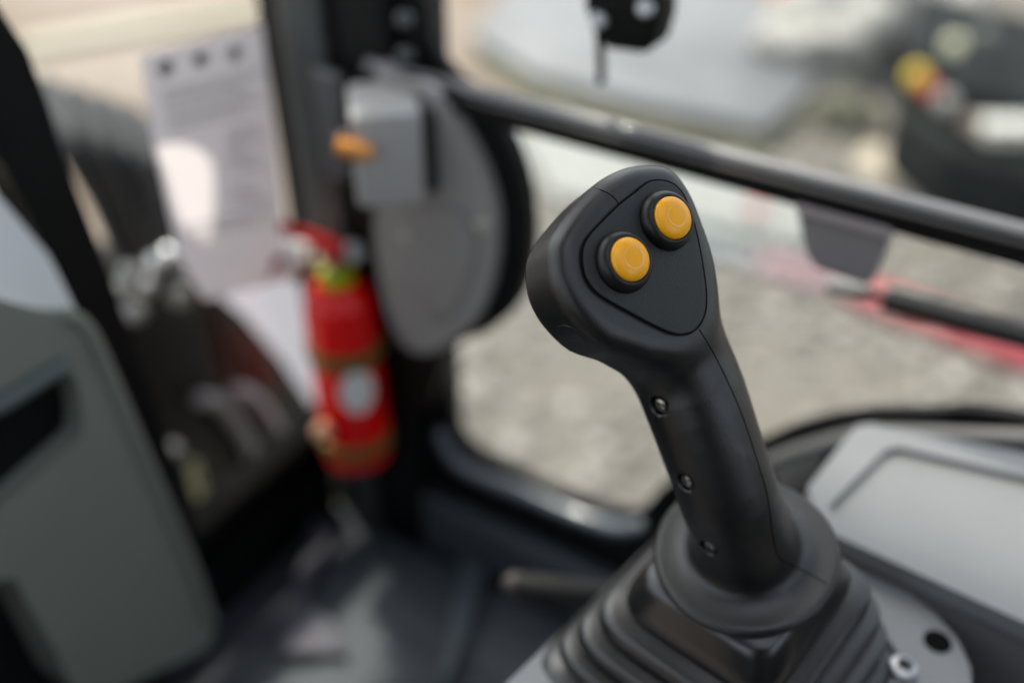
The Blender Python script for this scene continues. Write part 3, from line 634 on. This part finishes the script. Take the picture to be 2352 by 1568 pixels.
def sdf_poly(px, py):
    d = np.full(px.shape, 1e9); s = np.ones(px.shape); n = len(poly)
    for i in range(n):
        a, b = poly[i], poly[i-1]; ex, ey = b[0]-a[0], b[1]-a[1]; wx, wy = px-a[0], py-a[1]
        tt = np.clip((wx*ex+wy*ey)/(ex*ex+ey*ey), 0, 1); bx, by = wx-ex*tt, wy-ey*tt
        d = np.minimum(d, bx*bx+by*by)
        c_1 = py >= a[1]; c_2 = py < b[1]; c_3 = ex*wy > ey*wx
        fl = (c_1 & c_2 & c_3) | (~c_1 & ~c_2 & ~c_3); s = np.where(fl, -s, s)
    return s*np.sqrt(d)
TU = np.linspace(-.09, .13, 441); TV = np.linspace(-.20, .08, 561)
T2 = sdf_poly(*np.meshgrid(TU, TV, indexing='ij'))
def bilin(u, v):
    fu = np.clip((u-TU[0])/(TU[1]-TU[0]), 0, len(TU)-1.001); fv = np.clip((v-TV[0])/(TV[1]-TV[0]), 0, len(TV)-1.001)
    iu, iv = fu.astype(int), fv.astype(int); a, b = fu-iu, fv-iv
    return T2[iu, iv]*(1-a)*(1-b)+T2[iu+1, iv]*a*(1-b)+T2[iu, iv+1]*(1-a)*b+T2[iu+1, iv+1]*a*b
# handle chain: pixel centre, depth, radius
chain = [((1500, 690, .462), .0235), ((1548, 800, .459), .0240), ((1592, 905, .457), .0239), ((1636, 1030, .461), .0233), ((1674, 1140, .468), .0234), ((1702, 1212, .480), .0240), ((1712, 1262, .493), .0245)]
_c = catmull([Vector((*to_uvw(camv(*p)), )) for p, r in chain], 3); _r = catmull([Vector((r, 0, 0)) for p, r in chain], 3)
CH = [(np.array(a), b.x) for a, b in zip(_c, _r)]
DD = to_uvw(camv(1712, 1268, .495)); dcam = np.array([-.17, .69, .70]); dcam /= np.linalg.norm(dcam)
dax = np.array([dcam@uu, dcam@vv, dcam@N])
def smin(a, b, k): h = np.clip(.5+.5*(b-a)/k, 0, 1); return b*(1-h)+a*h-k*h*(1-h)
HD = .021                                                           # half depth of the head
recess = []
def field(P):
    u, v, w_ = P[..., 0], P[..., 1], P[..., 2]
    d2 = bilin(u, v)
    tt = np.clip((w_+2*HD)/(2*HD), 0, 1)
    r = .012
    q1 = d2+r+.0035*(1-tt); q2 = np.abs(w_+HD)-HD+r
    head = np.minimum(np.maximum(q1, q2), 0)+np.sqrt(np.maximum(q1, 0)**2+np.maximum(q2, 0)**2)-r
    hd = None
    for (A_, ra), (B_, rb) in zip(CH, CH[1:]):
        ba = B_-A_; pa = P-A_; tt = np.clip((pa@ba)/(ba@ba), 0, 1)
        e_ = pa-tt[..., None]*ba; d_ = np.sqrt((e_**2).sum(-1))-(ra+(rb-ra)*tt)
        hd = d_ if hd is None else np.minimum(hd, d_)
    f_ = smin(head, hd, .020)
    f_ = -smin(-f_, -w_, .004)
    q = P-DD; h = q@dax; rho = np.sqrt(np.maximum((q**2).sum(-1)-h*h, 0))
    hp = np.maximum(h, 0); Rr = .0165+.0275*np.exp(-hp/.0060)-.35*hp
    sk = np.maximum(np.maximum((rho-Rr)*.55, -h-.003), h-.09)
    rim = np.sqrt(np.maximum(rho-.0420, 0)**2*1.0+(h*1.1)**2)-.0028
    sk = smin(sk, rim, .003)
    f_ = smin(f_, sk, .011)
    for (c, nrm, rr_) in recess:
        q = P-c; hh_ = q@nrm; rho = np.sqrt(np.maximum((q**2).sum(-1)-hh_*hh_, 0))
        cut = np.maximum(rho-rr_, -hh_-.0035)
        f_ = np.maximum(f_, -cut)
    return f_
def grad(P, e=2e-4):
    g = np.stack([field(P+np.eye(3)[i]*e)-field(P-np.eye(3)[i]*e) for i in range(3)], -1)/(2*e)
    return g
def trace(px, py):
    r = camv(px, py, 1.0); s = .36
    for _ in range(200):
        v_ = float(field(to_uvw((r*s)[None]))[0])
        if abs(v_) < 1e-5: break
        s += v_*.5/np.linalg.norm(r)
        if s > .6: return None, None
    P = to_uvw((r*s)[None]); g = grad(P)[0]; return P[0], g/np.linalg.norm(g)
scr = []
for x, y in ((1512, 932), (1572, 1108), (1626, 1260)):
    p, g = trace(x, y); scr.append((p, g)); 
recess.extend([(p, g, .0046) for p, g in scr])
def surface_nets(F3, xs, ys, zs):
    s = F3 < 0; c = np.zeros(tuple(n-1 for n in F3.shape), np.int8)
    for i in (0, 1):
        for j in (0, 1):
            for k in (0, 1): c += s[i:s.shape[0]-1+i, j:s.shape[1]-1+j, k:s.shape[2]-1+k]
    act = np.argwhere((c > 0) & (c < 8)); idx = -np.ones(c.shape, np.int64); idx[tuple(act.T)] = np.arange(len(act))
    acc = np.zeros((len(act), 3)); cnt = np.zeros(len(act))
    cor = [(i, j, k) for i in (0, 1) for j in (0, 1) for k in (0, 1)]
    for a in cor:
        for ax in range(3):
            if a[ax]: continue
            b = list(a); b[ax] = 1
            fa = F3[tuple((act+a).T)]; fb = F3[tuple((act+np.array(b)).T)]; m_ = (fa < 0) != (fb < 0)
            tt = np.where(m_, fa/np.where(m_, fa-fb, 1), 0); p = np.array(a, float)[None].repeat(len(act), 0); p[:, ax] += tt
            acc[m_] += p[m_]; cnt[m_] += 1
    V = act+acc/cnt[:, None]
    V = np.stack([xs[0]+V[:, 0]*(xs[1]-xs[0]), ys[0]+V[:, 1]*(ys[1]-ys[0]), zs[0]+V[:, 2]*(zs[1]-zs[0])], -1)
    Q = []
    for ax in range(3):
        sl0 = [slice(None)]*3; sl1 = [slice(None)]*3; sl0[ax] = slice(0, -1); sl1[ax] = slice(1, None)
        ch = np.argwhere(s[tuple(sl0)] != s[tuple(sl1)]); o1_, o2_ = [(1, 2), (2, 0), (0, 1)][ax]
        ok = (ch[:, o1_] > 0) & (ch[:, o2_] > 0) & (ch[:, o1_] < c.shape[o1_]) & (ch[:, o2_] < c.shape[o2_]); ch = ch[ok]
        e1 = np.zeros(3, int); e1[o1_] = 1; e2 = np.zeros(3, int); e2[o2_] = 1
        q = np.stack([idx[tuple((ch-e1-e2).T)], idx[tuple((ch-e2).T)], idx[tuple(ch.T)], idx[tuple((ch-e1).T)]], -1)
        fl = ~s[tuple(ch.T)]; q[fl] = q[fl][:, ::-1]; Q.append(q)
    return V, np.concatenate(Q)
st_ = .0011
corn = np.array([DD+dx for dx in (np.array([.055, 0, 0]), np.array([-.055, 0, 0]), np.array([0, .05, 0]), np.array([0, -.05, 0]), np.array([0, 0, -.05]))])
print('GRID', corn.min(0), corn.max(0))
gu = np.arange(-.070, corn[:, 0].max(), st_); gv = np.arange(corn[:, 1].min(), .056, st_); gw = np.arange(corn[:, 2].min(), .012, st_)
F3 = np.empty((len(gu), len(gv), len(gw)), np.float32)
vg, wg = np.meshgrid(gv, gw, indexing='ij')
for i0 in range(0, len(gu), 8):
    us = gu[i0:i0+8]; P = np.empty((len(us),)+vg.shape+(3,)); P[..., 0] = us[:, None, None]; P[..., 1] = vg; P[..., 2] = wg
    F3[i0:i0+8] = field(P)
V, Q = surface_nets(F3, gu, gv, gw)
for _ in range(3):
    g = grad(V); V = V-g*(field(V)/np.maximum((g**2).sum(-1), .2))[:, None]*.9
def w_from(P): return [Vector(p) for p in cam2w(from_uvw(np.atleast_2d(P)))]
Vw = cam2w(from_uvw(V))
me = bpy.data.meshes.new('grip'); baseJ = ORG['joystick']
me.from_pydata((Vw-np.array(baseJ)).tolist(), [], Q.tolist()); me.validate(); me.update(); me.shade_smooth()
me.materials.append(M['grip']); grip = bpy.data.objects.new('grip', me); link(grip, baseJ.copy(), J)
bvh = BVHTree.FromPolygons([Vector(p) for p in Vw.tolist()], Q.tolist())
def surf(px, py):
    r = ray(px, py); h = bvh.ray_cast(r*.3, r.normalized()); return h[0], h[1]
def seamtube(bm, pxs, r, n=6, closed=False, sink=.0):
    P2 = catmull([Vector((x, y, 0)) for x, y in pxs], n, closed); out = []
    for p in P2:
        q, nn = surf(p.x, p.y)
        if q is not None: out.append(q-nn*sink)
    if len(out) > 2: tube(bm, out, r, 8, closed)
    else: print('SEAM MISS', pxs[:2])
# face plate and the groove round it
seam_c1 = [(1270, 280), (1350, 290), (1420, 330), (1480, 410), (1530, 540), (1570, 680), (1602, 830), (1630, 1000), (1645, 1130), (1645, 1250), (1625, 1335), (1580, 1410), (1520, 1455), (1440, 1467), (1370, 1452), (1250, 1400), (1080, 1310), (900, 1210), (800, 1140), (730, 1050), (700, 960), (690, 870), (700, 790), (740, 710), (830, 610), (980, 463), (1100, 370), (1190, 297)]
suv = catmull([Vector((*face_uv(*c1(x, y)), 0)) for x, y in seam_c1], 5, True)
n_ = len(suv)
def fpt(u, v, w): return w_from(np.array([[u, v, w]]))[0]
bm = bmesh.new(); tube(bm, [fpt(p.x, p.y, .00004) for p in suv], .00030, 8, True)
seamtube(bm, [(1379, 436), (1399, 445), (1414, 458), (1421, 469)], .00028, 6, sink=.00004)
seamtube(bm, [(1379, 436), (1372, 433), (1362, 431)], .00018, 4, sink=.0001)
seamtube(bm, [(1606, 756), (1637, 807), (1673, 879), (1705, 954), (1734, 1040), (1752, 1098), (1763, 1141), (1770, 1190), (1776, 1235), (1789, 1279), (1820, 1297), (1862, 1318), (1900, 1340)], .00030, 6, sink=.00004)
finish('seam', bm, M['seam'], J)
bm = bmesh.new(); rings = []
def inset(dd):
    out = []
    for i in range(n_):
        tt = (suv[(i+1) % n_]-suv[i-1]).normalized(); out.append(suv[i]+Vector((tt.y, -tt.x, 0))*(-dd))
    return out
cen = sum(suv, Vector())/n_
sgn = 1 if (inset(.001)[0]-cen).length > (suv[0]-cen).length else -1
for (dd, w_) in ((.0004, -.0008), (.0004, .00010), (.0007, .00032), (.0014, .0004)):
    rings.append([bm.verts.new(fpt(p.x, p.y, w_)) for p in inset(-dd*sgn)])
for k in range(1, 7):
    s_ = 1-k/7; rings.append([bm.verts.new(fpt(cen.x+(p.x-cen.x)*s_, cen.y+(p.y-cen.y)*s_, .0004+.0006*(1-s_*s_))) for p in inset(-.0014*sgn)])
for A_, B_ in zip(rings, rings[1:]):
    for i in range(n_): bm.faces.new((A_[i], A_[(i+1) % n_], B_[(i+1) % n_], B_[i]))
cv = bm.verts.new(fpt(cen.x, cen.y, .001))
for i in range(n_): bm.faces.new((rings[-1][i], rings[-1][(i+1) % n_], cv))
finish('face_plate', bm, M['plate'], J, smooth=60)
Nw = Vector(cam2w(N[None])[0])
for (x, y) in ((1000, 912), (1325, 598)):
    u_, v_ = face_uv(*c1(x, y)); o_ = fpt(u_, v_, .0003)
    bm = bmesh.new(); s = .001
    lathe(bm, [(r*s, h*s) for r, h in ((13.2, 0), (13.35, .3), (13.3, 1.2), (12.95, 2.6), (12.3, 4.0), (11.5, 5.1), (10.7, 5.7), (10.1, 5.85), (9.7, 5.6), (9.55, 4.2))], o_, Nw, 72)
    co = finish('button_collar', bm, M['collar'], J, smooth=50)
    bm = bmesh.new()
    lathe(bm, [(r*s, h*s) for r, h in ((9.35, 3.5), (9.35, 5.6), (9.15, 6.4), (8.6, 7.1), (7.6, 7.8), (6.4, 8.3), (5.2, 8.65), (4.7, 8.72))], o_, Nw, 72)
    cp = finish('button_cap', bm, M['yellow'], J, smooth=50)
    bm = bmesh.new(); lathe(bm, [(r*s, h*s) for r, h in ((4.75, 8.60), (4.72, 8.78), (4.5, 8.80), (4.2, 8.55), (3.2, 7.95), (1.6, 7.6), (0, 7.5))], o_, Nw, 56)
    finish('finger_dimple', bm, M['dimple'], cp, smooth=60)
for (p, g) in scr:
    wp = w_from(p[None])[0]; gn = Vector(cam2w((g[0]*uu+g[1]*vv+g[2]*N)[None])[0]).normalized()
    bm = bmesh.new(); lathe(bm, [(.0034, 0), (.0034, .0012), (.0027, .0022), (.0014, .0026), (.0012, .0014), (0, .0014)], wp-gn*.0035, gn, 28); finish('screw', bm, M['screw'], J)
# moulded oval emblem on the lower left of the head
bm = bmesh.new()
seamtube(bm, [(1277, 760), (1284, 750), (1300, 748), (1324, 758), (1345, 776), (1356, 793), (1352, 806), (1335, 811), (1310, 806), (1290, 793), (1279, 776)], .00016, 4, True)
seamtube(bm, [(1308, 770), (1322, 771), (1338, 779), (1350, 790)], .00014, 4)
seamtube(bm, [(1300, 786), (1312, 781), (1326, 785), (1336, 795)], .00014, 4)
finish('moulded_emblem', bm, M['grip'], J)
# boot: pleated square bellows under the skirt
dw = Vector(cam2w(dcam[None])[0]).normalized()
SE = [(-.001, .026), (.0025, .0345), (.004, .0362), (.008, .0378), (.014, .0400), (.0200, .0425), (.0216, .0424), (.0224, .0400), (.0228, .0350), (.0233, .0345), (.0240, .0380), (.0246, .0470), (.0254, .0500), (.0268, .0512), (.0300, .0518), (.0326, .0512), (.0336, .0480), (.0341, .0410),
      (.0347, .0405), (.0354, .0450), (.0360, .0545), (.0368, .0575), (.0382, .0585), (.0412, .0590), (.0436, .0584), (.0446, .0550), (.0451, .0480), (.0457, .0475), (.0464, .0520), (.0470, .0610), (.0478, .0640), (.0492, .0650), (.0520, .0654), (.0542, .0646), (.0551, .0610), (.0557, .0570), (.0564, .0600), (.0574, .0680), (.0588, .0705), (.0600, .0720)]
TOT = .080
SE = [(h if h < .015 else .015+(h-.015)*65/45, r if r < .05 else .05+(r-.05)*.80) for h, r in SE]; b0 = Dc - dw*.003 - a_*.005
bm = bmesh.new(); rings = []; NS = 128
Pbot = Vector((Dc.x, Dc.y, ZP)) - a_*.004
for (h, hs_) in SE:
    f_ = max(0, h)/TOT; f2 = f_*f_*(3-2*f_)
    up = (dw*(1-f2)+zz*f2).normalized(); ctr = b0 - dw*h*(1-f_) - Vector((0, 0, h))*f_
    ctr = ctr*(1-f_)+(Pbot+zz*(TOT-h))*f_ if f_ > 0 else ctr
    aa = (a_-up*a_.dot(up)).normalized(); bb = up.cross(aa); ring = []
    for k in range(NS):
        th = 2*math.pi*k/NS; cx, cy = math.cos(th), math.sin(th); pw = 5.0+3*f_
        rr = (abs(cx)**pw+abs(cy)**pw)**(-1/pw)
        ring.append(bm.verts.new(ctr+aa*(cx*rr*hs_*(1.05+.06*f_))+bb*(cy*rr*hs_*(1.05+.06*f_))))
    rings.append(ring)
for A_, B_ in zip(rings, rings[1:]):
    for i in range(NS): bm.faces.new((A_[i], A_[(i+1) % NS], B_[(i+1) % NS], B_[i]))
bm.faces.new(rings[0])
finish('boot', bm, M['boot'], J, smooth=60)
